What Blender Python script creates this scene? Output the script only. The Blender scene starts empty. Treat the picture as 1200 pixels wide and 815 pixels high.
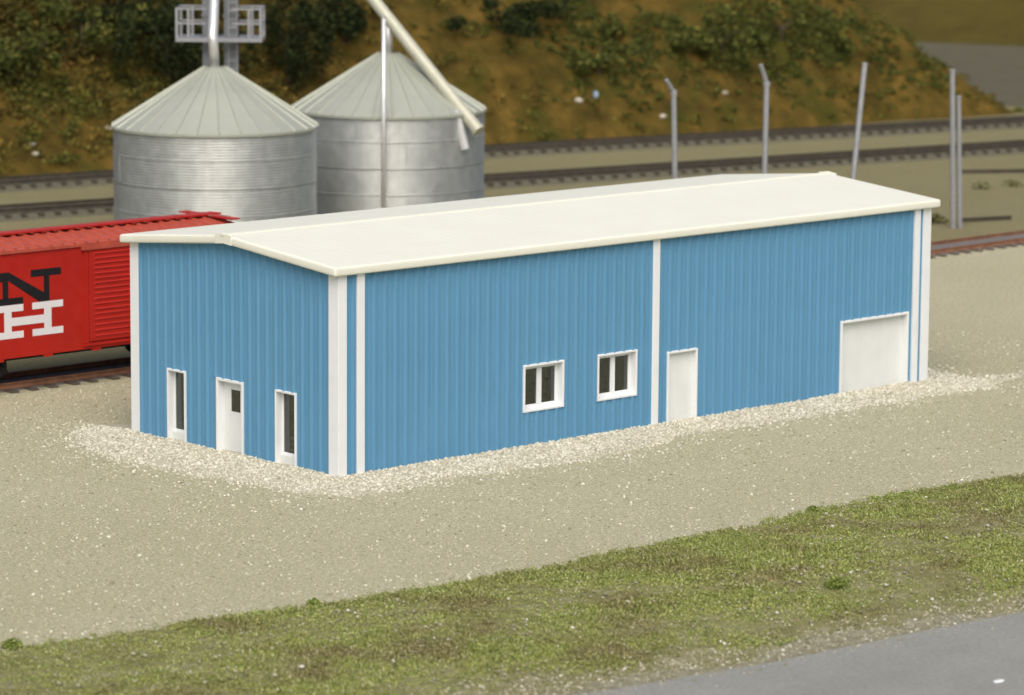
import bpy, bmesh, math, random
import numpy as np
from mathutils import Vector, Matrix, Euler
random.seed(7)
rng = np.random.default_rng(11)
S = bpy.context.scene
COL = S.collection

# ------------------------------------------------------------------ camera
CAM = Vector((-59.7024, -70.1094, 17.8969))
YAW, PITCH, ROLL, FPX = 0.817090, -0.155777, 0.0068169, 4255.7247
fw = Vector((math.cos(PITCH)*math.cos(YAW), math.cos(PITCH)*math.sin(YAW), math.sin(PITCH)))
rt = fw.cross(Vector((0, 0, 1))).normalized(); up = rt.cross(fw)
r2 = rt*math.cos(ROLL) + up*math.sin(ROLL); u2 = up*math.cos(ROLL) - rt*math.sin(ROLL)
cam = bpy.data.cameras.new('camera'); co = bpy.data.objects.new('camera', cam); COL.objects.link(co)
m = Matrix((r2, u2, -fw)).transposed().to_4x4(); m.translation = CAM
co.matrix_world = m
cam.sensor_width = 36.0; cam.lens = FPX/1200*36.0
cam.clip_start = 1.0; cam.clip_end = 3000
cam.dof.use_dof = True; cam.dof.focus_distance = 93.0; cam.dof.aperture_fstop = 0.52
S.camera = co
S.render.resolution_x, S.render.resolution_y = 1024, 695

# ------------------------------------------------------------------ sky, sun, exposure
SUN_EL, SUN_AZ = math.radians(50), math.radians(-131)      # azimuth of the sun in the xy plane
w = bpy.data.worlds.new('World'); S.world = w; w.use_nodes = True
wn = w.node_tree; bg = wn.nodes['Background']
sky = wn.nodes.new('ShaderNodeTexSky'); sky.sky_type = 'NISHITA'; sky.sun_disc = False
sky.sun_elevation = SUN_EL; sky.sun_rotation = math.pi/2 - SUN_AZ
sky.air_density = 1.0; sky.dust_density = 6.0; sky.ozone_density = 1.0
wn.links.new(sky.outputs[0], bg.inputs[0]); bg.inputs[1].default_value = 0.10
sl = bpy.data.lights.new('sun', 'SUN'); sl.energy = 1.5; sl.angle = math.radians(60); sl.color = (1.0, 0.985, 0.91)
so = bpy.data.objects.new('sun', sl); COL.objects.link(so)
sd = Vector((math.cos(SUN_EL)*math.cos(SUN_AZ), math.cos(SUN_EL)*math.sin(SUN_AZ), math.sin(SUN_EL)))
so.rotation_euler = sd.to_track_quat('Z', 'Y').to_euler(); so.location = (0, -40, 60)
S.view_settings.view_transform = 'Standard'; S.view_settings.look = 'None'
S.view_settings.exposure = 0.38; S.view_settings.gamma = 1.0; S.view_settings.use_curve_mapping = False

# ------------------------------------------------------------------ helpers
def lin(r, g, b):
    f = lambda c: (c/255/12.92) if c/255 <= .04045 else ((c/255+.055)/1.055)**2.4
    return (f(r), f(g), f(b), 1.0)

class NT:
    def __init__(s, name):
        s.m = bpy.data.materials.new(name); s.m.use_nodes = True; s.t = s.m.node_tree
        s.p = s.t.nodes['Principled BSDF']
    def n(s, typ, **kw):
        x = s.t.nodes.new(typ)
        for k, v in kw.items():
            if k.startswith('i_'): x.inputs[k[2:].replace('_', ' ')].default_value = v
            else: setattr(x, k, v)
        return x
    def l(s, a, b): s.t.links.new(a, b)
    def coord(s): return s.n('ShaderNodeTexCoord').outputs['Object']
    def noise(s, scale, detail=4, rough=.55, vec=None):
        x = s.n('ShaderNodeTexNoise'); x.inputs['Scale'].default_value = scale
        x.inputs['Detail'].default_value = detail; x.inputs['Roughness'].default_value = rough
        if vec is not None: s.l(vec, x.inputs['Vector'])
        return x.outputs['Fac']
    def ramp(s, fac, stops, interp='LINEAR'):
        r = s.n('ShaderNodeValToRGB'); cr = r.color_ramp; cr.interpolation = interp
        while len(cr.elements) < len(stops): cr.elements.new(.5)
        for e, (p, c) in zip(cr.elements, stops): e.position = p; e.color = c
        s.l(fac, r.inputs[0]); return r.outputs[0]
    def mix(s, fac, a, b, blend='MIX'):
        x = s.n('ShaderNodeMix', data_type='RGBA', blend_type=blend)
        for v, i in ((fac, 0), (a, 6), (b, 7)):
            if isinstance(v, (int, float, tuple)): x.inputs[i].default_value = v
            else: s.l(v, x.inputs[i])
        return x.outputs[2]
    def bump(s, h, strength, dist):
        b = s.n('ShaderNodeBump'); b.inputs['Strength'].default_value = strength
        b.inputs['Distance'].default_value = dist
        s.l(h, b.inputs['Height']); s.l(b.outputs[0], s.p.inputs['Normal'])
    def setp(s, **kw):
        for k, v in kw.items(): s.p.inputs[k.replace('_', ' ')].default_value = v

def G(v): return (v, v, v, 1)

def mat_paint(name, c, rough=.45, var=.08, scale=1.2, streak=0.0, spec=.35, metal=0.0, bump=0.0, dim_dirt=None):
    t = NT(name); v = t.coord()
    n = t.noise(scale, 6, .6, v)
    lo = tuple(x*(1-var) for x in c[:3])+(1,); hi = tuple(min(1, x*(1+var)) for x in c[:3])+(1,)
    colr = t.ramp(n, [(.3, lo), (.7, hi)])
    if streak:
        mp = t.n('ShaderNodeMapping'); mp.inputs['Scale'].default_value = (6, 6, .25); t.l(v, mp.inputs[0])
        sn = t.noise(1.5, 5, .6, mp.outputs[0])
        colr = t.mix(t.ramp(sn, [(.45, G(0)), (.8, G(streak))]), colr, tuple(x*.62 for x in c[:3])+(1,))
    if dim_dirt:
        dn = t.noise(9, 5, .7, v)
        colr = t.mix(t.ramp(dn, [(.55, G(0)), (.75, G(dim_dirt[1]))]), colr, dim_dirt[0])
    t.l(colr, t.p.inputs['Base Color'])
    rr = t.ramp(t.noise(scale*4, 4, .6, v), [(.3, G(max(0, rough-.08))), (.7, G(min(1, rough+.1)))])
    t.l(rr, t.p.inputs['Roughness'])
    t.setp(Specular_IOR_Level=spec, Metallic=metal)
    if bump: t.bump(t.noise(60, 3, .6, v), bump, .01)
    return t.m

def mat_islands(name, stops, rough=.9, patch=None, patch_scale=.35, trans=0.0, spec=.15):
    """colour drawn per little piece, blended with a broad patch noise"""
    t = NT(name); g = t.n('ShaderNodeNewGeometry').outputs['Random Per Island']
    c = t.ramp(g, stops)
    if patch:
        v = t.coord(); n = t.noise(patch_scale, 5, .6, v)
        c2 = t.ramp(g, patch)
        c = t.mix(t.ramp(n, [(.47, G(0)), (.64, G(1))]), c, c2)
    t.l(c, t.p.inputs['Base Color']); t.setp(Roughness=rough, Specular_IOR_Level=spec)
    if trans: t.setp(Transmission_Weight=0.0, Subsurface_Weight=0.0)
    return t.m

M = {}
BLUE = (.110, .286, .462, 1)
M['blue'] = mat_paint('blue_cladding', BLUE, .42, .06, .6, .18, .35, bump=.05)
M['white'] = mat_paint('white_trim', (.76, .79, .81, 1), .45, .03, 2.0, .05)
M['door'] = mat_paint('white_door', (.72, .75, .74, 1), .5, .04, 1.5, .10)
M['dark_in'] = mat_paint('dark_interior', (.03, .03, .03, 1), .9, .2)
M['galv'] = mat_paint('galvanised_steel', (.58, .60, .585, 1), .40, .12, 2.2, .22, .5, .75)
M['galv_roof'] = mat_paint('galvanised_roof', (.40, .42, .36, 1), .55, .06, 1.0, .0, .4, .35)
M['pipe'] = mat_paint('silver_pipe', (.66, .67, .67, 1), .36, .08, 3, .1, .5, .5)
M['pipe_cream'] = mat_paint('cream_pipe', (.46, .46, .37, 1), .4, .06, 3, .1, .4, .1)
M['greymetal'] = mat_paint('grey_metal', (.19, .205, .22, 1), .5, .10, 3, .15, .4, .3)
M['post'] = mat_paint('grey_post', (.34, .35, .37, 1), .5, .1, 4, .2, .4, .4)
RED = (.41, .017, .009, 1)
M['red'] = mat_paint('red_carbody', RED, .42, .07, .8, .12, .4)
M['redroof'] = mat_paint('red_roof', (.41, .075, .045, 1), .5, .2, 3, .1, .4)
M['black'] = mat_paint('black_paint', (.012, .011, .012, 1), .5, .1)
M['white_print'] = mat_paint('white_print', (.72, .70, .72, 1), .5, .03)
M['black_iron'] = mat_paint('black_iron', (.012, .012, .013, 1), .6, .2)
M['rust'] = mat_paint('rusty_rail', (.25, .125, .075, 1), .6, .3, 3, .2, .3, .2)
M['rail_dark'] = mat_paint('dark_rail', (.07, .06, .045, 1), .5, .3, 3, .0, .4, .3)
M['tie'] = mat_paint('tie_wood', (.085, .07, .055, 1), .9, .35, 3, .2)
M['tie_dark'] = mat_paint('tie_dark', (.06, .053, .038, 1), .9, .35, 3, .2)
M['ballast'] = mat_paint('ballast', (.105, .10, .067, 1), .95, .35, 14, bump=.8)
M['ballast_grey'] = mat_paint('ballast_grey', (.15, .155, .155, 1), .95, .4, 9, bump=1.0)
M['wood'] = mat_paint('bark', (.06, .045, .03, 1), .9, .3, 6)

def mat_roof():
    t = NT('cream_roof'); v = t.coord()
    n = t.noise(.7, 6, .6, v)
    c = t.ramp(n, [(.3, (.725, .73, .635, 1)), (.7, (.755, .76, .67, 1))])
    d = t.noise(14, 4, .7, v)
    c = t.mix(t.ramp(d, [(.6, G(0)), (.8, G(.25))]), c, (.68, .67, .58, 1))
    t.l(c, t.p.inputs['Base Color']); t.setp(Roughness=.55, Specular_IOR_Level=.3)
    wv = t.n('ShaderNodeTexWave', wave_type='BANDS', bands_direction='X', wave_profile='SIN')
    wv.inputs['Scale'].default_value = .87; wv.inputs['Distortion'].default_value = 0
    t.l(v, wv.inputs['Vector']); t.bump(wv.outputs['Fac'], .14, .02)
    return t.m
M['roof'] = mat_roof()

def mat_glass():
    t = NT('window_glass'); nt = t.t
    gl = t.n('ShaderNodeBsdfGlossy'); gl.inputs['Color'].default_value = (.9, .95, .92, 1); gl.inputs['Roughness'].default_value = .03
    tr = t.n('ShaderNodeBsdfTransparent'); tr.inputs['Color'].default_value = (.35, .38, .36, 1)
    fr = t.n('ShaderNodeFresnel'); fr.inputs['IOR'].default_value = 2.1
    mx = t.n('ShaderNodeMixShader'); t.l(fr.outputs[0], mx.inputs[0]); t.l(tr.outputs[0], mx.inputs[1]); t.l(gl.outputs[0], mx.inputs[2])
    out = [x for x in nt.nodes if x.type == 'OUTPUT_MATERIAL'][0]
    t.l(mx.outputs[0], out.inputs[0]); return t.m
M['glass'] = mat_glass()

def mat_sand(name, k, tint):
    t = NT(name); v = t.coord()
    C_ = lambda *c: tuple(x*k*y for x, y in zip(c, tint))+(1,)
    big = t.noise(.09, 4, .55, v); mid = t.noise(.9, 6, .65, v); fine = t.noise(15, 3, .7, v); grain = t.noise(7, 5, .75, v)
    c = t.ramp(big, [(.35, C_(.415, .380, .262)), (.65, C_(.46, .428, .315))])
    c = t.mix(t.ramp(mid, [(.35, G(.0)), (.7, G(.5))]), c, C_(.36, .335, .23))
    c = t.mix(t.ramp(grain, [(.40, G(.75)), (.56, G(0))]), c, C_(.28, .258, .175))
    c = t.mix(t.ramp(fine, [(.52, G(0)), (.66, G(.8))]), c, C_(.62, .585, .47))
    fine2 = t.noise(19, 2, .6, v)
    c = t.mix(t.ramp(fine2, [(.32, G(.75)), (.44, G(0))]), c, C_(.20, .18, .115))
    t.l(c, t.p.inputs['Base Color']); t.setp(Roughness=.95, Specular_IOR_Level=.1)
    h = t.n('ShaderNodeMath', operation='ADD'); t.l(fine, h.inputs[0]); t.l(grain, h.inputs[1])
    t.bump(h.outputs[0], .9, .08); return t.m
M['sand'] = mat_sand('sand_ground', 1.27, (.98, 1.0, .955))
M['dim_dirt'] = mat_sand('dim_olive_sand', .64, (1.0, .975, .75))  # weaker light at the back put into a darker, more olive sand colour

def mat_asphalt(name, a, b):
    t = NT(name); v = t.coord()
    n = t.noise(.5, 5, .6, v); f = t.noise(40, 3, .7, v)
    c = t.ramp(n, [(.3, a), (.7, b)])
    c = t.mix(t.ramp(f, [(.55, G(0)), (.75, G(.35))]), c, tuple(x*1.7 for x in b[:3])+(1,))
    t.l(c, t.p.inputs['Base Color']); t.setp(Roughness=.95, Specular_IOR_Level=.08)
    g_ = t.noise(9, 5, .75, v)
    c = t.mix(t.ramp(g_, [(.40, G(.45)), (.55, G(0))]), c, tuple(x*.72 for x in a[:3])+(1,)); t.l(c, t.p.inputs['Base Color'])
    t.bump(f, .35, .03); return t.m
M['asphalt'] = mat_asphalt('asphalt', (.245, .25, .232, 1), (.295, .298, .278, 1))
M['asphalt_far'] = mat_asphalt('asphalt_far', (.098, .092, .062, 1), (.125, .117, .082, 1))

def mat_soil(name, stops, scale, sp2=None):
    t = NT(name); v = t.coord(); n = t.noise(scale, 7, .68, v)
    c = t.ramp(n, stops)
    if sp2:
        c = t.mix(t.ramp(t.noise(sp2[0], 4, .6, v), [(.5, G(0)), (.65, G(1))]), c, sp2[1])
    t.l(c, t.p.inputs['Base Color']); t.setp(Roughness=1.0, Specular_IOR_Level=.05)
    t.bump(t.noise(5, 6, .7, v), 1.0, .15); return t.m
M['hill'] = mat_soil('hill_soil', [(.30, (.040, .030, .009, 1)), (.43, (.080, .058, .014, 1)), (.54, (.115, .078, .018, 1)), (.64, (.165, .105, .024, 1)), (.76, (.22, .145, .038, 1))], .55,
                     (.30, (.058, .060, .012, 1)))  # dim light on the hill put into darker soil colours
M['shoulder'] = mat_soil('shoulder_grit', [(.3, (.19, .18, .11, 1)), (.5, (.29, .275, .19, 1)), (.7, (.40, .385, .29, 1))], 4.0)
M['bank'] = mat_soil('bank_soil', [(.3, (.06, .050, .013, 1)), (.7, (.105, .083, .022, 1))], .25)
M['verge'] = mat_soil('verge_soil', [(.3, (.185, .19, .075, 1)), (.5, (.26, .25, .12, 1)), (.7, (.36, .335, .21, 1))], 1.2)
GRS = [(0, (.12, .155, .034, 1)), (.35, (.235, .285, .07, 1)), (.75, (.345, .39, .125, 1)), (.94, (.45, .47, .20, 1)), (1, (.58, .57, .42, 1))]
BRN = [(0, (.12, .115, .04, 1)), (.4, (.20, .185, .075, 1)), (.75, (.28, .25, .115, 1)), (.95, (.38, .34, .18, 1)), (1, (.58, .54, .40, 1))]
M['grass'] = mat_islands('grass_blades', GRS, .8, BRN, .42)
M['tuft'] = mat_islands('tuft_leaves', [(0, (.10, .14, .025, 1)), (.6, (.20, .26, .055, 1)), (1, (.30, .35, .10, 1))], .8)
M['gravel'] = mat_islands('gravel_stones', [(0, (.38, .36, .28, 1)), (.3, (.51, .49, .40, 1)), (.7, (.60, .58, .48, 1)), (1, (.74, .72, .63, 1))], .9)
M['pebble'] = mat_islands('pebbles', [(0, (.23, .215, .14, 1)), (.4, (.45, .43, .32, 1)), (.85, (.60, .58, .47, 1)), (1, (.76, .75, .67, 1))], .9)
M['verge_stone'] = mat_islands('verge_stone', [(0, (.20, .19, .12, 1)), (.5, (.33, .31, .22, 1)), (.92, (.46, .44, .34, 1)), (1, (.72, .71, .64, 1))], .9)
M['stone_pale'] = mat_paint('pale_stone', (.50, .46, .38, 1), .9, .15, 4)
M['litter_blue'] = mat_paint('blue_scrap', (.25, .36, .48, 1), .6, .1, 4)
M['under'] = mat_islands('undergrowth_leaves', [(0, (.028, .034, .008, 1)), (.4, (.070, .080, .016, 1)), (.8, (.125, .13, .026, 1)), (1, (.20, .18, .045, 1))], .9,
                         [(0, (.065, .045, .012, 1)), (.5, (.16, .10, .022, 1)), (1, (.29, .175, .04, 1))], .24)
M['bush'] = mat_islands('bush_leaves', [(0, (.026, .036, .009, 1)), (.5, (.065, .080, .018, 1)), (.9, (.12, .13, .028, 1)), (1, (.22, .20, .05, 1))], .9)
M['brush'] = mat_islands('brush_leaves', [(0, (.016, .016, .005, 1)), (.5, (.050, .042, .010, 1)), (.9, (.10, .078, .018, 1)), (1, (.17, .13, .03, 1))], .9,
                         [(0, (.016, .022, .005, 1)), (.6, (.050, .062, .012, 1)), (1, (.13, .145, .03, 1))], .3)
M['bush_dark'] = mat_islands('dark_leaves', [(0, (.006, .010, .004, 1)), (.6, (.018, .028, .008, 1)), (1, (.05, .062, .018, 1))], .9)

class MB:
    def __init__(s): s.v = []; s.f = []
    def add(s, vs, fs):
        o = len(s.v); s.v += [tuple(x) for x in vs]; s.f += [tuple(i+o for i in f) for f in fs]; return s
    def box(s, x0, x1, y0, y1, z0, z1):
        return s.add([(x0,y0,z0),(x1,y0,z0),(x1,y1,z0),(x0,y1,z0),(x0,y0,z1),(x1,y0,z1),(x1,y1,z1),(x0,y1,z1)],
              [(0,3,2,1),(4,5,6,7),(0,1,5,4),(1,2,6,5),(2,3,7,6),(3,0,4,7)])
    def tube(s, pts, r, n=12, cap=True, sq=False):
        pts = [Vector(p) for p in pts]; rings = []
        for i, p in enumerate(pts):
            d = (pts[min(i+1, len(pts)-1)] - pts[max(i-1, 0)]).normalized()
            a = d.orthogonal().normalized() if abs(d.z) > .95 else d.cross(Vector((0, 0, 1))).normalized()
            if abs(d.z) > .95: a = Vector((1, 0, 0)) - d*d.x; a.normalize()
            b = d.cross(a); rr = r[i] if isinstance(r, (list, tuple)) else r
            rings.append([p + (a*math.cos(2*math.pi*k/n + (math.pi/4 if sq else 0)) + b*math.sin(2*math.pi*k/n + (math.pi/4 if sq else 0)))*rr for k in range(n)])
        vs = [v for R in rings for v in R]; fs = []
        for i in range(len(pts)-1):
            for k in range(n):
                fs.append((i*n+k, i*n+(k+1) % n, (i+1)*n+(k+1) % n, (i+1)*n+k))
        if cap: fs.append(tuple(range(n))[::-1]); fs.append(tuple((len(pts)-1)*n+k for k in range(n)))
        return s.add(vs, fs)
    def extrude_xz(s, poly, y0, y1):
        n = len(poly)
        vs = [(x, y0, z) for x, z in poly] + [(x, y1, z) for x, z in poly]
        fs = [tuple(range(n)), tuple(range(2*n-1, n-1, -1))] + [(i, i+n, (i+1) % n+n, (i+1) % n) for i in range(n)]
        return s.add(vs, fs)
    def build(s, name, mat, parent=None, smooth=False, bevel=0, seg=2):
        me = bpy.data.meshes.new(name); me.from_pydata(s.v, [], s.f); me.validate()
        bm = bmesh.new(); bm.from_mesh(me)
        bmesh.ops.recalc_face_normals(bm, faces=bm.faces)
        if bevel:
            es = [e for e in bm.edges if len(e.link_faces) == 2 and e.calc_face_angle(0) > .5]
            bmesh.ops.bevel(bm, geom=es, offset=bevel, segments=seg, profile=.5, affect='EDGES')
        bm.to_mesh(me); bm.free()
        if smooth: me.polygons.foreach_set('use_smooth', [True]*len(me.polygons))
        return mkobj(name, me, mat, parent)

def mkobj(name, me, mat, parent=None):
    if mat and not me.materials: me.materials.append(M[mat] if isinstance(mat, str) else mat)
    o = bpy.data.objects.new(name, me); COL.objects.link(o)
    if parent: o.parent = parent
    return o
def smooth_angle(o, deg=40):
    me = o.data; me.polygons.foreach_set('use_smooth', [True]*len(me.polygons))
    bm = bmesh.new(); bm.from_mesh(me)
    for e in bm.edges: e.smooth = len(e.link_faces) == 2 and e.calc_face_angle(0) < math.radians(deg)
    bm.to_mesh(me); bm.free(); return o
def tag(o, label=None, cat=None, group=None, kind=None):
    if label: o['label'] = label
    if cat: o['category'] = cat
    if group: o['group'] = group
    if kind: o['kind'] = kind
    return o
def thing(name, label, cat, loc=(0, 0, 0), rz=0, group=None):
    o = bpy.data.objects.new(name, None); COL.objects.link(o); o.location = loc; o.rotation_euler = (0, 0, rz)
    o.empty_display_size = .3
    return tag(o, label, cat, group)
def inst(src, parent=None, loc=None, scale=None, rot=None):
    c = src.copy(); COL.objects.link(c); c.parent = parent
    if loc is not None: c.location = loc
    if scale is not None: c.scale = scale
    if rot is not None: c.rotation_euler = rot
    return c
def npmesh(name, V, F, mat, parent=None, smooth=False):
    """V (n,3); F (m,k) with constant k"""
    me = bpy.data.meshes.new(name); k = F.shape[1]
    me.vertices.add(len(V)); me.vertices.foreach_set('co', np.ascontiguousarray(V, np.float32).ravel())
    me.loops.add(F.size); me.loops.foreach_set('vertex_index', np.ascontiguousarray(F, np.int32).ravel())
    me.polygons.add(len(F)); me.polygons.foreach_set('loop_start', np.arange(0, F.size, k, dtype=np.int32))
    me.update(calc_edges=True)
    if smooth: me.polygons.foreach_set('use_smooth', [True]*len(F))
    return mkobj(name, me, mat, parent)
def rand_rot(n):
    q = rng.normal(size=(n, 4)); q /= np.linalg.norm(q, axis=1)[:, None]; a, b, c, d = q.T
    return np.stack([np.stack([1-2*(c*c+d*d), 2*(b*c-a*d), 2*(b*d+a*c)], -1),
                     np.stack([2*(b*c+a*d), 1-2*(b*b+d*d), 2*(c*d-a*b)], -1),
                     np.stack([2*(b*d-a*c), 2*(c*d+a*b), 1-2*(b*b+c*c)], -1)], 1)
_t = (1+5**.5)/2
ICO_V = np.array([(-1,_t,0),(1,_t,0),(-1,-_t,0),(1,-_t,0),(0,-1,_t),(0,1,_t),(0,-1,-_t),(0,1,-_t),(_t,0,-1),(_t,0,1),(-_t,0,-1),(-_t,0,1)])/math.hypot(1, _t)
ICO_F = np.array([(0,11,5),(0,5,1),(0,1,7),(0,7,10),(0,10,11),(1,5,9),(5,11,4),(11,10,2),(10,7,6),(7,1,8),(3,9,4),(3,4,2),(3,2,6),(3,6,8),(3,8,9),(4,9,5),(2,4,11),(6,2,10),(8,6,7),(9,8,1)])
def stones(name, P, size, mat, jitter=.28, flat=.75):
    n = len(P); R = rand_rot(n)
    V = ICO_V[None]*(1+rng.uniform(-jitter, jitter, (n, 12, 1)))
    V = V*rng.uniform(.65, 1.2, (n, 1, 3))*size[:, None, None]
    V = np.einsum('nij,nkj->nki', R, V); V[..., 2] *= flat
    V = V + P[:, None, :]
    F = (ICO_F[None] + (np.arange(n)*12)[:, None, None]).reshape(-1, 3)
    return npmesh(name, V.reshape(-1, 3), F, mat)
def leaves(P, size, name, mat, parent=None, upb=0.0):
    """leaf-sized quads (kite shaped, slightly folded) at points P"""
    n = len(P); R = rand_rot(n)
    base = np.array([(0, -.5, 0), (.32, 0, .06), (0, .6, 0), (-.32, 0, .06)])
    V = np.einsum('nij,kj->nki', R, base)*size[:, None, None]
    V = V + P[:, None, :]
    F = (np.array([(0, 1, 2, 3)])[None] + (np.arange(n)*4)[:, None, None]).reshape(-1, 4)
    return npmesh(name, V.reshape(-1, 3), F, mat, parent)
# value noise for terrain
_tab = rng.random((256, 256))
def vnoise(x, y):
    xi = np.floor(x).astype(int); yi = np.floor(y).astype(int); fx = x-xi; fy = y-yi
    fx = fx*fx*(3-2*fx); fy = fy*fy*(3-2*fy)
    g = lambda a, b: _tab[a % 256, b % 256]
    return (g(xi, yi)*(1-fx)+g(xi+1, yi)*fx)*(1-fy) + (g(xi, yi+1)*(1-fx)+g(xi+1, yi+1)*fx)*fy
def fbm(x, y, s=1.0, o=4):
    x = np.asarray(x, float)*s; y = np.asarray(y, float)*s; r = 0; a = .5
    for i in range(o): r = r + a*vnoise(x*2**i+17.3*i, y*2**i+5.1*i); a *= .5
    return r/(1-.5**o)
def gridmesh(name, X, Y, Z, mat, parent=None, smooth=True):
    ny, nx = X.shape; V = np.stack([X, Y, Z], -1).reshape(-1, 3)
    i = np.arange(ny-1)[:, None]*nx + np.arange(nx-1)[None]
    F = np.stack([i, i+1, i+nx+1, i+nx], -1).reshape(-1, 4)
    return npmesh(name, V, F, mat, parent, smooth)

# ------------------------------------------------------------------ ground
MB().add([(-900, -900, 0), (1500, -900, 0), (1500, 1500, 0), (-900, 1500, 0)], [(0, 1, 2, 3)]).build('ground', 'sand')
tag(bpy.data.objects['ground'], kind='structure')

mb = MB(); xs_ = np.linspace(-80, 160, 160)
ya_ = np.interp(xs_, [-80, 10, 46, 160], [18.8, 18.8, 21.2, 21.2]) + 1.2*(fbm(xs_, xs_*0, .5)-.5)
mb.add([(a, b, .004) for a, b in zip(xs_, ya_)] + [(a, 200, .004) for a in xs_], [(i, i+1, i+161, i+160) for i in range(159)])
tag(mb.build('dim_dirt', 'dim_dirt'), kind='structure')  # ground sheet behind the siding, light falloff painted into its colour
# verge between the yard and the road
TX = np.array([-60, -30, -17.2, -13.4, -10.5, -6.6, -1.8, 2.5, 7.6, 13.5, 30, 60]); TY = np.array([-7.0, -8.4, -9.6, -10.3, -10.8, -11.35, -11.4, -11.3, -10.95, -11.6, -12.6, -14])
BX = np.array([-60, -30, -11.8, -10.2, -6.1, -1, 1.5, 30, 60]); BY = np.array([-15.4, -17.7, -19.85, -20.2, -20.75, -21.05, -21.3, -24, -27])
vtop = lambda x: np.interp(x, TX, TY); vbot = lambda x: np.interp(x, BX, BY)
def verge_z(x, y):
    t = (vtop(x)-y)/(vtop(x)-vbot(x)); tt = np.clip(t, 0, 1)
    h = .20*np.sin(math.pi*np.clip(tt*1.02, 0, 1))**.8 + .16*(fbm(x, y, .8)-.5)*np.sin(math.pi*tt)
    return np.where((t > 0) & (t < 1), .004+np.maximum(h, .0), .004)
gx = np.linspace(-40, 40, 400); gt = np.linspace(0, 1, 70)
X = np.repeat(gx[None], 70, 0); Y = vtop(X)*(1-gt[:, None]) + vbot(X)*gt[:, None]
gridmesh('verge', X, Y, verge_z(X, Y), 'verge'); tag(bpy.data.objects['verge'], kind='structure')

# sandy shoulder between the grass and the road
sx_ = np.linspace(-40, 40, 500); sb = vbot(sx_)-.12+.10*(fbm(sx_, sx_*0+9, 2.2, 3)-.5); sw_ = np.clip(.2+2.2*(fbm(sx_, sx_*0+2, .9, 5)-.36), .10, 1.2)
rows = np.linspace(0, 1, 9)
Ys = np.stack([sb+sw_*(1.0)*r_ for r_ in rows]); Xs = np.repeat(sx_[None], 9, 0)
Zs = verge_z(Xs, Ys)+.012-.02*rows[:, None]**4; Zs[0] = .010
tag(gridmesh('shoulder', Xs, Ys, Zs, 'shoulder'), kind='structure')
# near road
rx = np.linspace(-60, 60, 60); e = vbot(rx) - .05 + .12*(fbm(rx, rx*0, .7)-.5)
mb = MB(); mb.add([(a, b, .008) for a, b in zip(rx, e)] + [(a, b-11, .008) for a, b in zip(rx, e)], [(i, i+60, i+61, i+1) for i in range(59)])
tag(mb.build('road', 'asphalt'), kind='structure')
N = 260
qx = rng.uniform(-16, 8, N); qd = rng.gamma(1.2, .55, N); qs = np.minimum(rng.gamma(1.5, .005, N)+.005, .03)
tag(stones('road_grit', np.stack([qx, vbot(qx)-qd, .008+qs*.25], -1), qs, 'verge_stone'), 'pale grit scattered on the edge of the grey road', 'grit', kind='stuff')
o = MB().add([(-.16, -.05, 0), (.02, -.09, 0), (.17, -.03, 0), (.12, .06, 0), (-.08, .07, 0), (-.14, -.04, .02), (.02, -.07, .025), (.14, -.02, .02), (.10, .05, .02), (-.07, .06, .02)],
    [(5, 6, 7, 8, 9), (0, 1, 6, 5), (1, 2, 7, 6), (2, 3, 8, 7), (3, 4, 9, 8), (4, 0, 5, 9)]).build('paper_scrap', 'white'); o.location = (-3.9, -25.0, .009)
tag(o, 'flat white scrap lying on the road near the right edge', 'scrap')
# distant road beyond the hill's end
mb = MB(); mb.add([(98, 58.5, .01), (103, 45, .01), (190, 70, .01), (190, 122, .01), (123, 99, .01), (104, 74, .01)], [(0, 1, 2, 3, 4, 5)])
tag(mb.build('far_road', 'asphalt_far'), kind='structure')

# ------------------------------------------------------------------ steel building
L, D, H = 23.15, 8.66, 5.30
RISE = .40
B = thing('steel_building', 'long blue ribbed metal building with a low cream gable roof, on the gravel pad', 'building')
WT = .12
# openings: (a0, a1, z0, z1)
front_open = [(6.50, 8.02, .97, 2.27), (9.29, 10.83, .97, 2.27), (12.03, 13.24, -.1, 2.07), (19.27, 22.30, -.1, 2.23)]
end_open = [(6.32, 7.13, -.1, 2.02), (3.86, 5.00, -.1, 2.03), (1.67, 2.53, -.1, 2.02)]
def wall_sheet(a0, a1, opens, top, step=.36, inner=False):
    """2D cells of a wall (a,z) with openings cut, top = height function"""
    xs = sorted(set([a0, a1] + [v for o in opens for v in o[:2]] + [a0 + (a1-a0)*k/2 for k in (1,)]))
    cells = []
    for x0, x1 in zip(xs[:-1], xs[1:]):
        mid = (x0+x1)/2; segs = [(-.15, None)]
        for o in opens:
            if o[0] < mid < o[1]:
                segs = [(-.15, o[2]), (o[3], None)] if o[2] > 0 else [(o[3], None)]
        for z0, z1 in segs: cells.append((x0, x1, z0, z1))
    return cells
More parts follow.
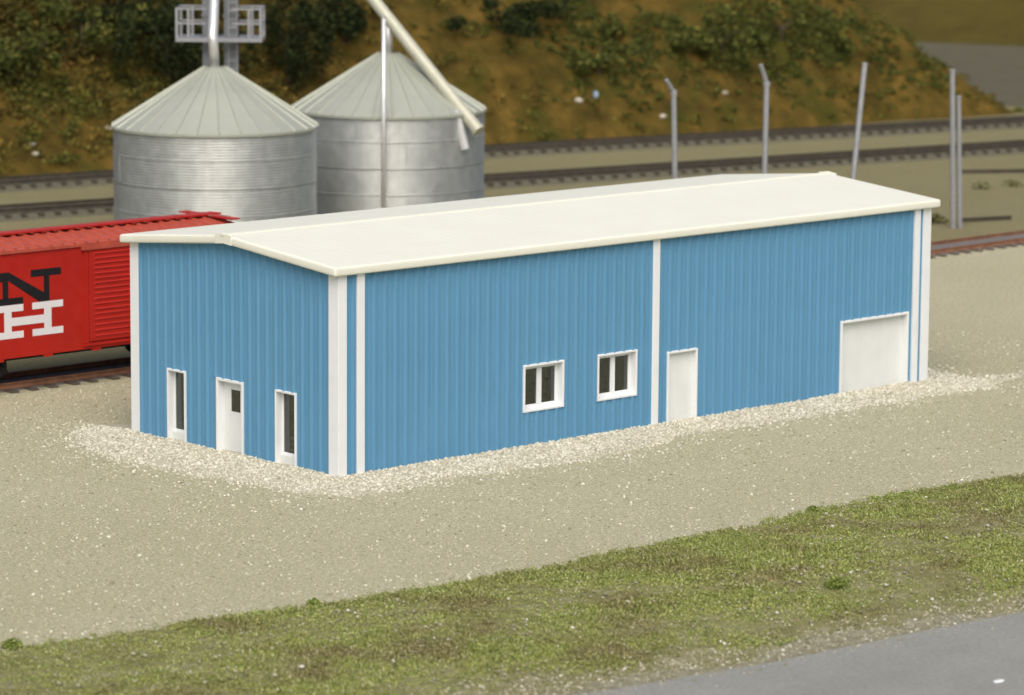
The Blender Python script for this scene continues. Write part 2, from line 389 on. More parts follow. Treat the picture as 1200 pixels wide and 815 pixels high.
def make_wall(mapf, a0, a1, opens, top, parent):
    """mapf(a, depth, z) -> xyz; depth 0 outer face, positive inwards"""
    mb = MB()
    for x0, x1, z0, z1 in wall_sheet(a0, a1, opens, top):
        za, zb = (top(x0), top(x1)) if z1 is None else (z1, z1)
        vs = [mapf(x0, 0, z0), mapf(x1, 0, z0), mapf(x1, 0, zb), mapf(x0, 0, za), mapf(x0, WT, z0), mapf(x1, WT, z0), mapf(x1, WT, zb), mapf(x0, WT, za)]
        mb.add(vs, [(0, 1, 2, 3), (7, 6, 5, 4), (0, 4, 5, 1), (3, 2, 6, 7), (0, 3, 7, 4), (1, 5, 6, 2)])
    # minor ribs (half way between the major ones), part of the sheet relief
    wob = mb.build('wall', 'blue', parent)
    def rib_mesh(wd, dp):
        r = MB(); h = wd/2
        vs = []
        for z in (0, 1):
            for a, d in ((-h, .004), (-h*.42, -dp), (h*.42, -dp), (h, .004)): vs.append(mapf(a, d, z, True))
        r.add(vs, [(0, 1, 5, 4), (1, 2, 6, 5), (2, 3, 7, 6), (4, 5, 6, 7), (3, 2, 1, 0), (0, 4, 7, 3)])
        me = bpy.data.meshes.new('rib'); me.from_pydata(r.v, [], r.f)
        bm = bmesh.new(); bm.from_mesh(me); bmesh.ops.recalc_face_normals(bm, faces=bm.faces); bm.to_mesh(me); bm.free()
        me.materials.append(M['blue']); return me
    big, small = rib_mesh(.125, .056), rib_mesh(.05, .010)
    n = int(round((a1-a0)/.361)); st = (a1-a0)/n
    for k in range(1, 2*n):
        a = a0 + k*st/2; me = big if k % 2 == 0 else small
        segs = [(-.1, top(a))]
        for o in opens:
            if o[0]-.06 < a < o[1]+.06:
                segs = ([(-.1, o[2]-.0)] if o[2] > 0 else []) + [(o[3], top(a))]
        for z0, z1 in segs:
            ob = bpy.data.objects.new('rib', me); COL.objects.link(ob); ob.parent = wob
            ob.location = mapf(a, 0, z0); ob.scale = (1, 1, z1-z0-.002)
    return wob
gable = lambda a: H + RISE*(1-abs(a-D/2)/(D/2)) + .03
eave = lambda a: H + .03
mf_front = lambda a, d, z, rel=False: (a, d, z)
mf_end = lambda a, d, z, rel=False: (d, a, z)
mf_rear = lambda a, d, z, rel=False: (a, (0 if rel else D) - d, z)
mf_end2 = lambda a, d, z, rel=False: ((0 if rel else L) - d, a, z)
make_wall(mf_front, WT, L-WT, front_open, eave, B)
make_wall(mf_end, 0, D, end_open, gable, B)
make_wall(mf_rear, WT, L-WT, [], eave, B)
make_wall(mf_end2, 0, D, [], gable, B)
MB().box(.2, L-.2, .2, D-.2, -.05, .02).build('floor', 'dark_in', B)
# corner trims (L sections) and vertical trim strips
def corner(x, y, sx, sy, wx, wy):
    t = .055; mb = MB()
    p = [(x-sx*t, y-sy*t), (x+sx*wx, y-sy*t), (x+sx*wx, y+sy*.01), (x+sx*.01, y+sy*.01), (x+sx*.01, y+sy*wy), (x-sx*t, y+sy*wy)]
    n = 6; vs = [(a, b, -.1) for a, b in p] + [(a, b, H+.02) for a, b in p]
    mb.add(vs, [tuple(range(6)), tuple(range(11, 5, -1))] + [(i, i+6, (i+1) % 6+6, (i+1) % 6) for i in range(6)])
    mb.build('corner_trim', 'white', B, bevel=.012)
corner(0, 0, 1, 1, .24, .34); corner(L, 0, -1, 1, .30, .3); corner(0, D, 1, -1, .3, .33); corner(L, D, -1, -1, .3, .3)
for a, b in ((.58, .83), (11.38, 11.65), (22.45, 22.70)):
    MB().box(a, b, -.075, .01, -.1, H+.02).build('trim_strip', 'white', B, bevel=.012)
# roof: two slabs with rounded edges
OX, OY, TH = .30, .22, .24
def slope(sgn):
    y0 = -OY if sgn < 0 else D+OY; yr = D/2 + sgn*.0
    pitch = RISE/(D/2)
    z_e = H - OY*pitch; z_r = H + RISE
    mb = MB()
    vs = []
    for x in (-OX, L+OX):
        vs += [(x, y0, z_e), (x, yr, z_r), (x, yr, z_r+TH), (x, y0, z_e+TH)]
    mb.add(vs, [(0, 1, 2, 3), (7, 6, 5, 4), (0, 4, 5, 1), (1, 5, 6, 2), (2, 6, 7, 3), (3, 7, 4, 0)])
    me = bpy.data.meshes.new('roof'); me.from_pydata(mb.v, [], mb.f)
    bm = bmesh.new(); bm.from_mesh(me); bmesh.ops.recalc_face_normals(bm, faces=bm.faces)
    es = [e for e in bm.edges if not all(abs(v.co.y-yr) < 1e-4 for v in e.verts)]
    bmesh.ops.bevel(bm, geom=es, offset=.085, segments=3, profile=.6, affect='EDGES')
    bm.to_mesh(me); bm.free()
    return mkobj('roof_slope', me, 'roof', B)
rf = slope(-1); slope(1)
# ridge cap: shallow inverted V with square tabs at the gable ends
cap = MB(); pitch = RISE/(D/2); zr = H+RISE+TH
pr = [(-.09, -.09*pitch-.02), (0, -.02), (.09, -.09*pitch-.02), (.09, -.09*pitch+.022), (0, .026), (-.09, -.09*pitch+.022)]
vs = [(-OX-.03, D/2+a, zr+b) for a, b in pr] + [(L+OX+.03, D/2+a, zr+b) for a, b in pr]
cap.add(vs, [tuple(range(6)), tuple(range(11, 5, -1))] + [(i, i+6, (i+1) % 6+6, (i+1) % 6) for i in range(6)])
cap.build('ridge_cap', 'roof', B)
for x in (-OX-.015, L+OX-.065):
    vs = []
    for xx in (x, x+.08): vs += [(xx, D/2-.34, H+RISE-.34*pitch+.01), (xx, D/2, H+RISE+.01), (xx, D/2+.34, H+RISE-.34*pitch+.01), (xx, D/2+.34, zr-.34*pitch+.04), (xx, D/2, zr+.055), (xx, D/2-.34, zr-.34*pitch+.04)]
    MB().add(vs, [tuple(range(6)), tuple(range(11, 5, -1))] + [(i, i+6, (i+1) % 6+6, (i+1) % 6) for i in range(6)]).build('ridge_end', 'roof', B, bevel=.01)

def frame_box(mapf, a0, a1, z0, z1, wd, d0, d1, name, mat, parent, sill=True):
    """rectangular ring from depth d0 to d1, ring width wd, butt joints"""
    mb = MB()
    def bx(p0, p1, q0, q1):
        c = [mapf(a, d, z) for z in (q0, q1) for a, d in ((p0, d0), (p1, d0), (p1, d1), (p0, d1))]
        mb.add(c, [(0, 3, 2, 1), (4, 5, 6, 7), (0, 1, 5, 4), (1, 2, 6, 5), (2, 3, 7, 6), (3, 0, 4, 7)])
    bx(a0, a0+wd, z0, z1); bx(a1-wd, a1, z0, z1); bx(a0+wd, a1-wd, z1-wd, z1)
    if sill: bx(a0+wd, a1-wd, z0, z0+wd)
    return mb.build(name, mat, parent, bevel=.008, seg=1)
def slab(mapf, a0, a1, z0, z1, d0, d1, name, mat, parent, bevel=.006):
    c = [mapf(a, d, z) for z in (z0, z1) for a, d in ((a0, d0), (a1, d0), (a1, d1), (a0, d1))]
    return MB().add(c, [(0, 3, 2, 1), (4, 5, 6, 7), (0, 1, 5, 4), (1, 2, 6, 5), (2, 3, 7, 6), (3, 0, 4, 7)]).build(name, mat, parent, bevel=bevel, seg=1)
# windows of the long wall
for (a0, a1, z0, z1) in front_open[:2]:
    f = frame_box(mf_front, a0, a1, z0, z1, .062, -.05, .24, 'window', 'white', B)
    i0, i1, j0, j1 = a0+.062, a1-.062, z0+.062, z1-.062
    frame_box(mf_front, i0, i1, j0, j1, .10, .15, .225, 'sash', 'white', f)
    mc = (i0+i1)/2
    slab(mf_front, mc-.085, mc+.085, j0+.10, j1-.10, .145, .22, 'mullion', 'white', f)
    for p0, p1 in ((i0+.10, mc-.085), (mc+.085, i1-.10)):
        slab(mf_front, p0, p1, j0+.10, j1-.10, .185, .195, 'pane', 'glass', f, 0)
# walk door and roller door on the long wall
a0, a1, z0, z1 = front_open[2]
f = frame_box(mf_front, a0, a1, 0, z1, .07, -.05, .18, 'door', 'white', B, sill=False)
slab(mf_front, a0+.07, a1-.07, 0, z1-.07, .09, .14, 'door_leaf', 'door', f)
a0, a1, z0, z1 = front_open[3]
f = frame_box(mf_front, a0, a1, 0, z1, .08, -.05, .34, 'garage_door', 'white', B, sill=False)
slab(mf_front, a0+.08, a1-.08, 0, z1-.08, .16, .24, 'door_leaf', 'door', f)
# end wall: two tall narrow glazed openings and a door with a small window
for (a0, a1, z0, z1) in (end_open[0], end_open[2]):
    f = frame_box(mf_end, a0, a1, 0, z1, .06, -.05, .30, 'tall_window', 'white', B, sill=False)
    slab(mf_end, a0+.06, a1-.06, 0, .28, .09, .29, 'kick_panel', 'door', f)
    frame_box(mf_end, a0+.06, a1-.06, .28, z1-.06, .06, .15, .22, 'sash', 'white', f)
    slab(mf_end, a0+.12, a1-.12, .34, z1-.12, .18, .19, 'pane', 'glass', f, 0)
a0, a1, z0, z1 = end_open[1]
f = frame_box(mf_end, a0, a1, 0, z1, .075, -.05, .26, 'door', 'white', B, sill=False)
lf = MB()
p0, p1, q0, q1 = 4.22, 4.62, 1.13, 1.73
for c in ((a0+.075, p0, 0, z1-.075), (p1, a1-.075, 0, z1-.075), (p0, p1, 0, q0), (p0, p1, q1, z1-.075)):
    cc = [mf_end(a, d, z) for z in (c[2], c[3]) for a, d in ((c[0], .17), (c[1], .17), (c[1], .22), (c[0], .22))]
    lf.add(cc, [(0, 3, 2, 1), (4, 5, 6, 7), (0, 1, 5, 4), (1, 2, 6, 5), (2, 3, 7, 6), (3, 0, 4, 7)])
lo = lf.build('door_leaf', 'door', f)
slab(mf_end, p0, p1, q0, q1, .19, .20, 'pane', 'glass', f, 0)

# ------------------------------------------------------------------ gravel pad round the building
def pad_d(x, y):
    dx = np.maximum(np.maximum(-x, x-L), 0); dy = np.maximum(np.maximum(-y, y-D), 0)
    return np.hypot(dx, dy)
def pad_w(x, y):
    # width of the pad towards each side, uneven
    w = 2.05 + 1.5*(fbm(x+40, y+40, .35, 3)-.5) + .5*(fbm(x, y, 1.6, 3)-.5)
    w = np.where((x < .2), w+.5, w+.1) - .75*np.clip((y-6.5)/2.5, 0, 1)
    return w
def pad_z(x, y):
    d = pad_d(x, y); w = pad_w(x, y)
    t = np.clip(1-d/np.maximum(w*.92, .3), 0, 1)
    return .07*t**.8*(.7+.6*fbm(x, y, 1.3, 3)) - .005 - .02*(t <= 0)
N = 115000
P = np.stack([rng.uniform(-4.5, L+5, N), rng.uniform(-4, D+3.2, N)], -1)
d = pad_d(P[:, 0], P[:, 1]); w = pad_w(P[:, 0], P[:, 1]); t = d/w
# thin spill of stones to the right of the far corner
spill = (np.abs(P[:, 1] + 1.0) < .75*(1-(P[:, 0]-L)/5.2)*(.6+.9*fbm(P[:, 0], P[:, 1], 1.1))) & (P[:, 0] > L) & (rng.random(N) < .55)
keep = (d > .0) & (((t < 1) & (rng.random(N) < np.clip(2.3-2.1*t, .10, 1))) | ((t < 1.4) & (rng.random(N) < .07)) | spill) & ~((P[:, 1] > D-1) & (P[:, 0] > 0))
P = P[keep]
z = pad_z(P[:, 0], P[:, 1])
size = rng.uniform(.020, .047, len(P)) * (1+.6*(rng.random(len(P)) < .06))
st = stones('gravel', np.concatenate([P, (np.maximum(z, 0)+size*.25)[:, None]], 1), size, 'gravel')
tag(st, 'pale crushed gravel banked round the foot of the blue building', 'gravel', kind='stuff')
gx = np.linspace(-4.5, L+5, 240); gy = np.linspace(-4, D+3.5, 120); X, Y = np.meshgrid(gx, gy)
M['pad'] = mat_paint('gravel_bed', (.47, .44, .34, 1), .95, .3, 11, bump=1.0)
Z = pad_z(X, Y); Z = np.where((X > .15) & (X < L-.15) & (Y > .15) & (Y < D-.15), -.3, Z)
tag(gridmesh('gravel_bed', X, Y, Z, 'pad'), kind='structure')
# loose pebbles over the yard
N = 75000
px = rng.uniform(-24, 32, N); py = rng.uniform(-12.5, 16, N)
P = np.stack([px, py], -1); ok = (pad_d(px, py) > 1.5) & (py > vtop(px)-.1)
edge = np.exp(-((py-vtop(px)-.3)/.7)**2)*1.2 + .5*np.exp(-((py-13)/2.5)**2)
ok &= rng.random(N) < (.45 + .72*fbm(px, py, .25, 3)**2 + edge)
P = P[ok]; size = np.minimum(rng.gamma(1.5, .0068, len(P)) + .009, .060)
tag(stones('pebbles', np.concatenate([P, (size*.2)[:, None]], 1), size, 'pebble'), 'small loose pebbles strewn over the sandy yard', 'pebbles', kind='stuff')

# ------------------------------------------------------------------ grass verge
N = 420000
gx = rng.uniform(-24, 18, N); t = rng.uniform(-.03, 1.0, N)
gy = vtop(gx)*(1-t) + vbot(gx)*t
patch = fbm(gx, gy, .55, 4); pf = fbm(gx+90, gy, 1.8, 3)
dens = np.clip((patch-.26)*4, .40, 1) * np.clip((pf-.20)*4, .45, 1)
topedge = .05*(fbm(gx, gx*0+3, 1.2, 3)-.5)
dens *= (t > topedge-.005) * np.clip((.965 - .10*(fbm(gx, gx*0, .4, 3)) - t + .05*(pf-.5))*9, 0, 1)
dens *= np.where(t < .3, 1.25, 1)
# view wedge only
vx = gx-CAM.x; vy = gy-CAM.y; ang = np.arctan2(vy, vx)-YAW
ok = (rng.random(N) < dens) & (np.abs(ang) < .155)
gx, gy, t, patch = gx[ok], gy[ok], t[ok], patch[ok]
n = len(gx); gz = verge_z(gx, gy)
hh = rng.uniform(.03, .085, n)*np.clip(.35+2.4*(patch-.32), .5, 1.7); wd = rng.uniform(.013, .028, n)
az = rng.uniform(0, 2*math.pi, n); le = rng.uniform(0, .9, n); la = rng.uniform(0, 2*math.pi, n)
bx = np.stack([np.cos(az)*wd, np.sin(az)*wd, np.zeros(n)], -1)
base = np.stack([gx, gy, gz-.01], -1)
mid = base + np.stack([np.cos(la)*le*hh*.4, np.sin(la)*le*hh*.4, hh*.6], -1)
tip = base + np.stack([np.cos(la)*le*hh, np.sin(la)*le*hh, hh], -1)
V = np.stack([base-bx, base+bx, mid+bx*.8, tip, mid-bx*.8], 1)
F = (np.array([(0, 1, 2, 3, 4)])[None] + (np.arange(n)*5)[:, None, None]).reshape(-1, 5)
tag(npmesh('grass', V.reshape(-1, 3), F, 'grass'), 'short green and brown grass along the road verge', 'grass', kind='stuff')
NC = 7500
kx = rng.uniform(-24, 18, NC); t = np.where(rng.random(NC) < .25, rng.uniform(-.015, .05, NC), rng.uniform(0, .93, NC)); ky = vtop(kx)*(1-t)+vbot(kx)*t
ok = (rng.random(NC) < np.clip((fbm(kx, ky, .55, 4)-.33)*4, .12, 1)) & (np.abs(np.arctan2(ky-CAM.y, kx-CAM.x)-YAW) < .155); kx, ky = kx[ok], ky[ok]
n = len(kx); K = 34; r = rng.uniform(.05, .15, n)*(1+.9*(rng.random(n) < .10))
q = rng.normal(size=(n, K, 3)); q /= np.linalg.norm(q, axis=2)[..., None]; q *= (rng.random((n, K))**.5)[..., None]*r[:, None, None]; q[..., 2] = np.abs(q[..., 2])*.85
P = (np.stack([kx, ky, verge_z(kx, ky)+.03], -1)[:, None]+q).reshape(-1, 3)
tag(leaves(P, rng.uniform(.022, .05, len(P)), 'turf', 'grass'), 'fluffy clumps of turf standing in the verge grass', 'turf', kind='stuff')
N = 15000
px = rng.uniform(-24, 18, N); t = np.where(rng.random(N) < .65, .945+.05*rng.normal(size=N), rng.uniform(0, 1, N)**.8)
py = vtop(px)*(1-t)+vbot(px)*t
size = np.minimum(rng.gamma(1.6, .0075, N)+.009, .06)
tag(stones('verge_stones', np.stack([px, py, verge_z(px, py)+.03*(t < .85)+size*.3], -1), size, 'verge_stone'), 'pale stones scattered through the verge grass and road edge', 'stones', kind='stuff')

def tuft(x, y, r, label, mat='tuft', n=420):
    z = float(verge_z(np.array([x]), np.array([y]))[0])
    o = thing('grass_tuft', label, 'grass tuft', (x, y, z))
    q = rng.normal(size=(n, 3)); q /= np.linalg.norm(q, axis=1)[:, None]; q *= (rng.random(n)**.4)[:, None]*r; q[:, 2] = np.abs(q[:, 2])*.9
    leaves(q, rng.uniform(.04, .08, n), 'foliage', mat, o)
    MB().tube([(0, 0, -.03), (0, 0, r*.6)], [.02, .008], 6).build('stem', 'wood', o)
tuft(6.0, -11.0, .17, 'small round green tuft poking up at the top edge of the verge')
tuft(-17.05, -9.6, .25, 'bright green grass clump at the left end of the verge')
tuft(-9.8, -10.65, .16, 'low green tuft on the verge edge left of centre')
tuft(-.5, -17.6, .3, 'dense dark green clump in the grass near the road', n=600)

# ------------------------------------------------------------------ railway tracks
def rail_profile():
    return [(-.065, 0), (.065, 0), (.065, .02), (.018, .04), (.018, .13), (.037, .14), (.037, .18), (-.037, .18), (-.037, .14), (-.018, .13), (-.018, .04), (-.065, .02)]
def track(label, cpts, z0, railmat, tiemat, ballmat, spacing=.7, tie_w=.26, bed=1.9, gauge=1.5, vis=None, fill=None):
    cp = np.array(cpts, float)
    xs = np.arange(cp[0, 0], cp[-1, 0], .5); ys = np.interp(xs, cp[:, 0], cp[:, 1])
    k = np.ones(25)/25; ysp = np.pad(ys, 12, mode='edge'); 
    ysp[:12] = ys[0]-(np.arange(12, 0, -1))*(ys[1]-ys[0]); ysp[-12:] = ys[-1]+np.arange(1, 13)*(ys[-1]-ys[-2])
    ys = np.convolve(ysp, k, 'valid')
    dx = np.gradient(xs); dy = np.gradient(ys); ln = np.hypot(dx, dy); nx, ny = -dy/ln, dx/ln
    o = thing('railway_track', label, 'railway track', (float(xs[0]), float(ys[0]), 0))
    ox, oy = xs[0], ys[0]
    # ballast bed
    zf = z0 if fill is None else fill
    prof = [(-bed, -.02), (-bed*.72, zf), (bed*.72, zf), (bed, -.02)]
    V = np.stack([np.stack([xs+nx*a-ox, ys+ny*a-oy, np.full_like(xs, b) + .03*(fbm(xs, ys+a, 2)-.5)], -1) for a, b in prof], 1)
    npm = len(xs); i = np.arange(npm-1)[:, None]*4+np.arange(3)[None]
    npmesh('ballast', V.reshape(-1, 3), np.stack([i, i+4, i+5, i+1], -1).reshape(-1, 4), ballmat, o)
    zr = z0+.10
    for s in (-1, 1):
        pf = rail_profile(); m_ = len(pf)
        V = np.stack([np.stack([xs+nx*(s*gauge/2+a)-ox, ys+ny*(s*gauge/2+a)-oy, np.full_like(xs, zr+b)], -1) for a, b in pf], 1)
        i = np.arange(npm-1)[:, None]*m_; j = np.arange(m_)[None]; j2 = (j+1) % m_
        npmesh('rail', V.reshape(-1, 3), np.stack([i+j, i+m_+j, i+m_+j2, i+j2], -1).reshape(-1, 4), railmat, o)
    tm = MB().box(-tie_w/2, tie_w/2, -1.3, 1.3, -.10, .06).build('tie', tiemat, o, bevel=.02, seg=1)
    s_ = np.concatenate([[0], np.cumsum(np.hypot(np.diff(xs), np.diff(ys)))])
    first = True
    for q in np.arange(.3, s_[-1], spacing):
        x = float(np.interp(q, s_, xs)); y = float(np.interp(q, s_, ys)); a = math.atan2(float(np.interp(q, s_, dy)), float(np.interp(q, s_, dx)))
        if vis and not vis(x, y): continue
        loc = (x-ox+random.uniform(-.03, .03), y-oy, z0+.045); rot = (0, 0, a+random.uniform(-.03, .03))
        if first: tm.location = loc; tm.rotation_euler = rot; first = False
        else: inst(tm, o, loc, None, rot)
    return o
def inview(x, y, mrg=.165):
    return abs(math.atan2(y-CAM.y, x-CAM.x)-YAW) < mrg
track('rust brown siding track under the red boxcar, close behind the building', [(-14, 17.45), (10, 17.45), (22, 17.8), (34, 19.1), (46, 19.85), (75, 19.85)], -.05, 'rust', 'tie', 'ballast_grey', .72, bed=.95, fill=.085,
      vis=lambda x, y: inview(x, y) and not (13 < x < 40))
track('dark middle track running behind the silos, nearer of the two main lines', [(12, 54.0), (27.5, 51.3), (48.8, 47.6), (80.5, 42.1), (109, 37)], .14, 'rail_dark', 'tie_dark', 'ballast', .75, bed=1.5, vis=inview, fill=.225)
track('dark track along the foot of the hill, farthest from the building', [(14, 62.9), (31.2, 60.2), (58.2, 57.2), (74, 53.8), (91, 50.3), (119, 44.2)], .14, 'rail_dark', 'tie_dark', 'ballast', .75, bed=1.5, vis=inview, fill=.225)

# ------------------------------------------------------------------ red boxcar
CY, CX = 17.45, 4.15; DX = .60
BC = thing('boxcar', 'red railway boxcar with black N and white H lettering, behind the building', 'boxcar', (CX, CY, 0))
HL, HW, ZS, ZE = 5.65, 1.52, 1.15, 4.22
MB().box(-HL, HL, -HW, HW, ZS, ZE).build('body', 'red', BC, bevel=.03)
for x in np.linspace(-HL+.4, HL-.4, 7):      # side sill tabs hanging below
    MB().box(x-.16, x+.16, -HW-.004, -HW+.05, ZS-.14, ZS+.05).build('sill_tab', 'red', BC)
MB().box(-HL+.8, HL-.8, -HW-.012, -HW+.05, ZS-.06, ZS+.10).build('side_sill', 'red', BC)
# roof: peaked sheet with diagonal-panel ribs
rp = MB()
rp.add([(x, y, z) for x in (-HL-.02, HL+.02) for y, z in ((-HW-.05, ZE-.06), (-HW-.05, ZE+.03), (0, ZE+.24), (HW+.05, ZE+.03), (HW+.05, ZE-.06))],
       [(0, 1, 2, 3, 4), (9, 8, 7, 6, 5), (0, 5, 6, 1), (1, 6, 7, 2), (2, 7, 8, 3), (3, 8, 9, 4), (4, 9, 5, 0)])
RF = rp.build('roof', 'redroof', BC)
ribm = None
for x in np.arange(-HL+.25, HL, .42):
    for sy in (-1, 1):
        if ribm is None:
            a = MB().add([(-.06, 0, 0), (.06, 0, 0), (.06, 1.40, .19), (-.06, 1.40, .19), (-.035, 0, .06), (.035, 0, .06), (.035, 1.40, .25), (-.035, 1.40, .25)],
                         [(0, 1, 5, 4), (1, 2, 6, 5), (2, 3, 7, 6), (3, 0, 4, 7), (4, 5, 6, 7)]).build('roof_rib', 'redroof', RF); ribm = a
        else: a = inst(ribm, RF)
        a.location = (x, -HW-.03 if sy < 0 else HW+.03, ZE+.028); a.rotation_euler = (0, 0, 0 if sy < 0 else math.pi)
MB().box(-HL-.1, HL+.1, -.24, .24, ZE+.30, ZE+.35).build('running_board', 'red', BC)
for x in np.arange(-HL+.3, HL, 1.1): MB().box(x-.04, x+.04, -.2, .2, ZE+.2, ZE+.30).build('board_bracket', 'red', BC)
for s in (-1, 1): MB().box(s*HL-.35, s*HL+.02, .24, 1.3, ZE+.25, ZE+.29).build('lateral_board', 'red', BC); MB().box(s*HL-.35, s*HL+.02, -1.3, -.24, ZE+.25, ZE+.29).build('lateral_board', 'red', BC)
# sliding door with pressed ribs
DO = MB().box(-.88+DX, .92+DX, -HW-.055, -HW+.01, ZS+.16, ZE-.18).build('sliding_door', 'red', BC, bevel=.012)
for pz0, pz1, nn in ((1.46, 2.12, 5), (2.26, 3.04, 6), (3.18, 3.92, 6)):
    for z in np.linspace(pz0, pz1, nn):
        MB().add([(-.72+DX, -HW-.053, z-.04), (.80+DX, -HW-.053, z-.04), (.80+DX, -HW-.053, z+.04), (-.72+DX, -HW-.053, z+.04), (-.66+DX, -HW-.085, z), (.74+DX, -HW-.085, z)],
                 [(0, 1, 5, 4), (1, 2, 5), (2, 3, 4, 5), (3, 0, 4)]).build('door_rib', 'red', DO)
MB().box(-1.04+DX, -.90+DX, -HW-.04, -HW+.01, ZS+.12, ZE-.1).build('door_post', 'red', BC)
MB().box(.94+DX, 1.08+DX, -HW-.04, -HW+.01, ZS+.12, ZE-.1).build('door_post', 'red', BC)
MB().box(-1.15+DX, 3.0+DX, -HW-.10, -HW+.02, ZE-.17, ZE-.05).build('door_track', 'redroof', BC)
MB().box(-1.1+DX, 3.0+DX, -HW-.06, -HW+.02, ZS+.03, ZS+.11).build('door_track', 'red', BC)
MB().box(.75+DX, .86+DX, -HW-.16, -HW-.05, 2.35, 2.85).build('door_latch', 'black_iron', BC)
# lettering: black N over white H, slab serif
def W(poly): return poly
def lets(polys, name, mat):
    mb = MB()
    for p in polys: mb.extrude_xz(p, -HW-.006, -HW-.001)
    return mb.build(name, mat, BC)
X0 = -CX
def rect(x0, x1, z0, z1): return [(X0+x0, z0), (X0+x1, z0), (X0+x1, z1), (X0+x0, z1)]
LN = (0.50, 2.93)     # u extents
zN0, zN1, zH0, zH1, sh = 2.66, 3.62, 1.67, 2.655, .20
lets([rect(1.80, 2.88, zN1-sh-.01, zN1), rect(2.26, 2.46, zN0, zN1-sh-.012), rect(.80, 1.00, zN0+sh+.002, zN1-.27), rect(.40, 1.52, zN0, zN0+sh),
      [(X0+.40, zN1-.265), (X0+.40, zN1), (X0+1.02, zN1), (X0+2.258, zN0+.27), (X0+2.258, zN0), (X0+2.10, zN0), (X0+1.02, zN1-.265)]], 'letter_n', 'black')
lets([rect(.40, 1.52, zH1-sh, zH1), rect(.40, 1.52, zH0, zH0+sh), rect(.84, 1.10, zH0+sh, zH1-sh),
      rect(1.84, 2.94, zH1-sh, zH1), rect(1.84, 2.94, zH0, zH0+sh), rect(2.26, 2.52, zH0+sh, zH1-sh), rect(1.10, 2.26, (zH0+zH1)/2-.13, (zH0+zH1)/2+.11)], 'letter_h', 'white_print')
MB().box(-HL+1, HL-1, -.35, .35, ZS-.35, ZS+.01).build('underframe', 'black_iron', BC)
for tx in (-4.0, 4.0):
    T = bpy.data.objects.new('truck', None); COL.objects.link(T); T.parent = BC; T.location = (tx, 0, 0)
    for s in (-1, 1):
        MB().add([(x, s*.98+dy, z) for dy in (-.08, .08) for x, z in ((-1.15, .62), (-1.0, .78), (-.45, .80), (-.3, .98), (.3, .98), (.45, .80), (1.0, .78), (1.15, .62), (.85, .52), (.4, .38), (-.4, .38), (-.85, .52))],
                 [tuple(range(12)), tuple(range(23, 11, -1))] + [(i, i+12, (i+1) % 12+12, (i+1) % 12) for i in range(12)]).build('side_frame', 'black_iron', T)
        for ax in (-.85, .85):
            MB().tube([(ax, s*.66, .76), (ax, s*.80, .76)], .42, 24).build('wheel', 'black_iron', T)
    for ax in (-.85, .85): MB().tube([(ax, -1.0, .76), (ax, 1.0, .76)], .07, 10).build('axle', 'black_iron', T)
    MB().box(-.25, .25, -.95, .95, .70, ZS-.01).build('bolster', 'black_iron', T)
MB().box(HL, HL+.75, -.12, .12, .75, 1.0).build('coupler', 'black_iron', BC)
for z in (1.5, 1.95, 2.4, 2.85, 3.3, 3.75): MB().box(HL-.6, HL-.15, -HW-.09, -HW-.05, z, z+.04).build('grab_iron', 'red', BC)

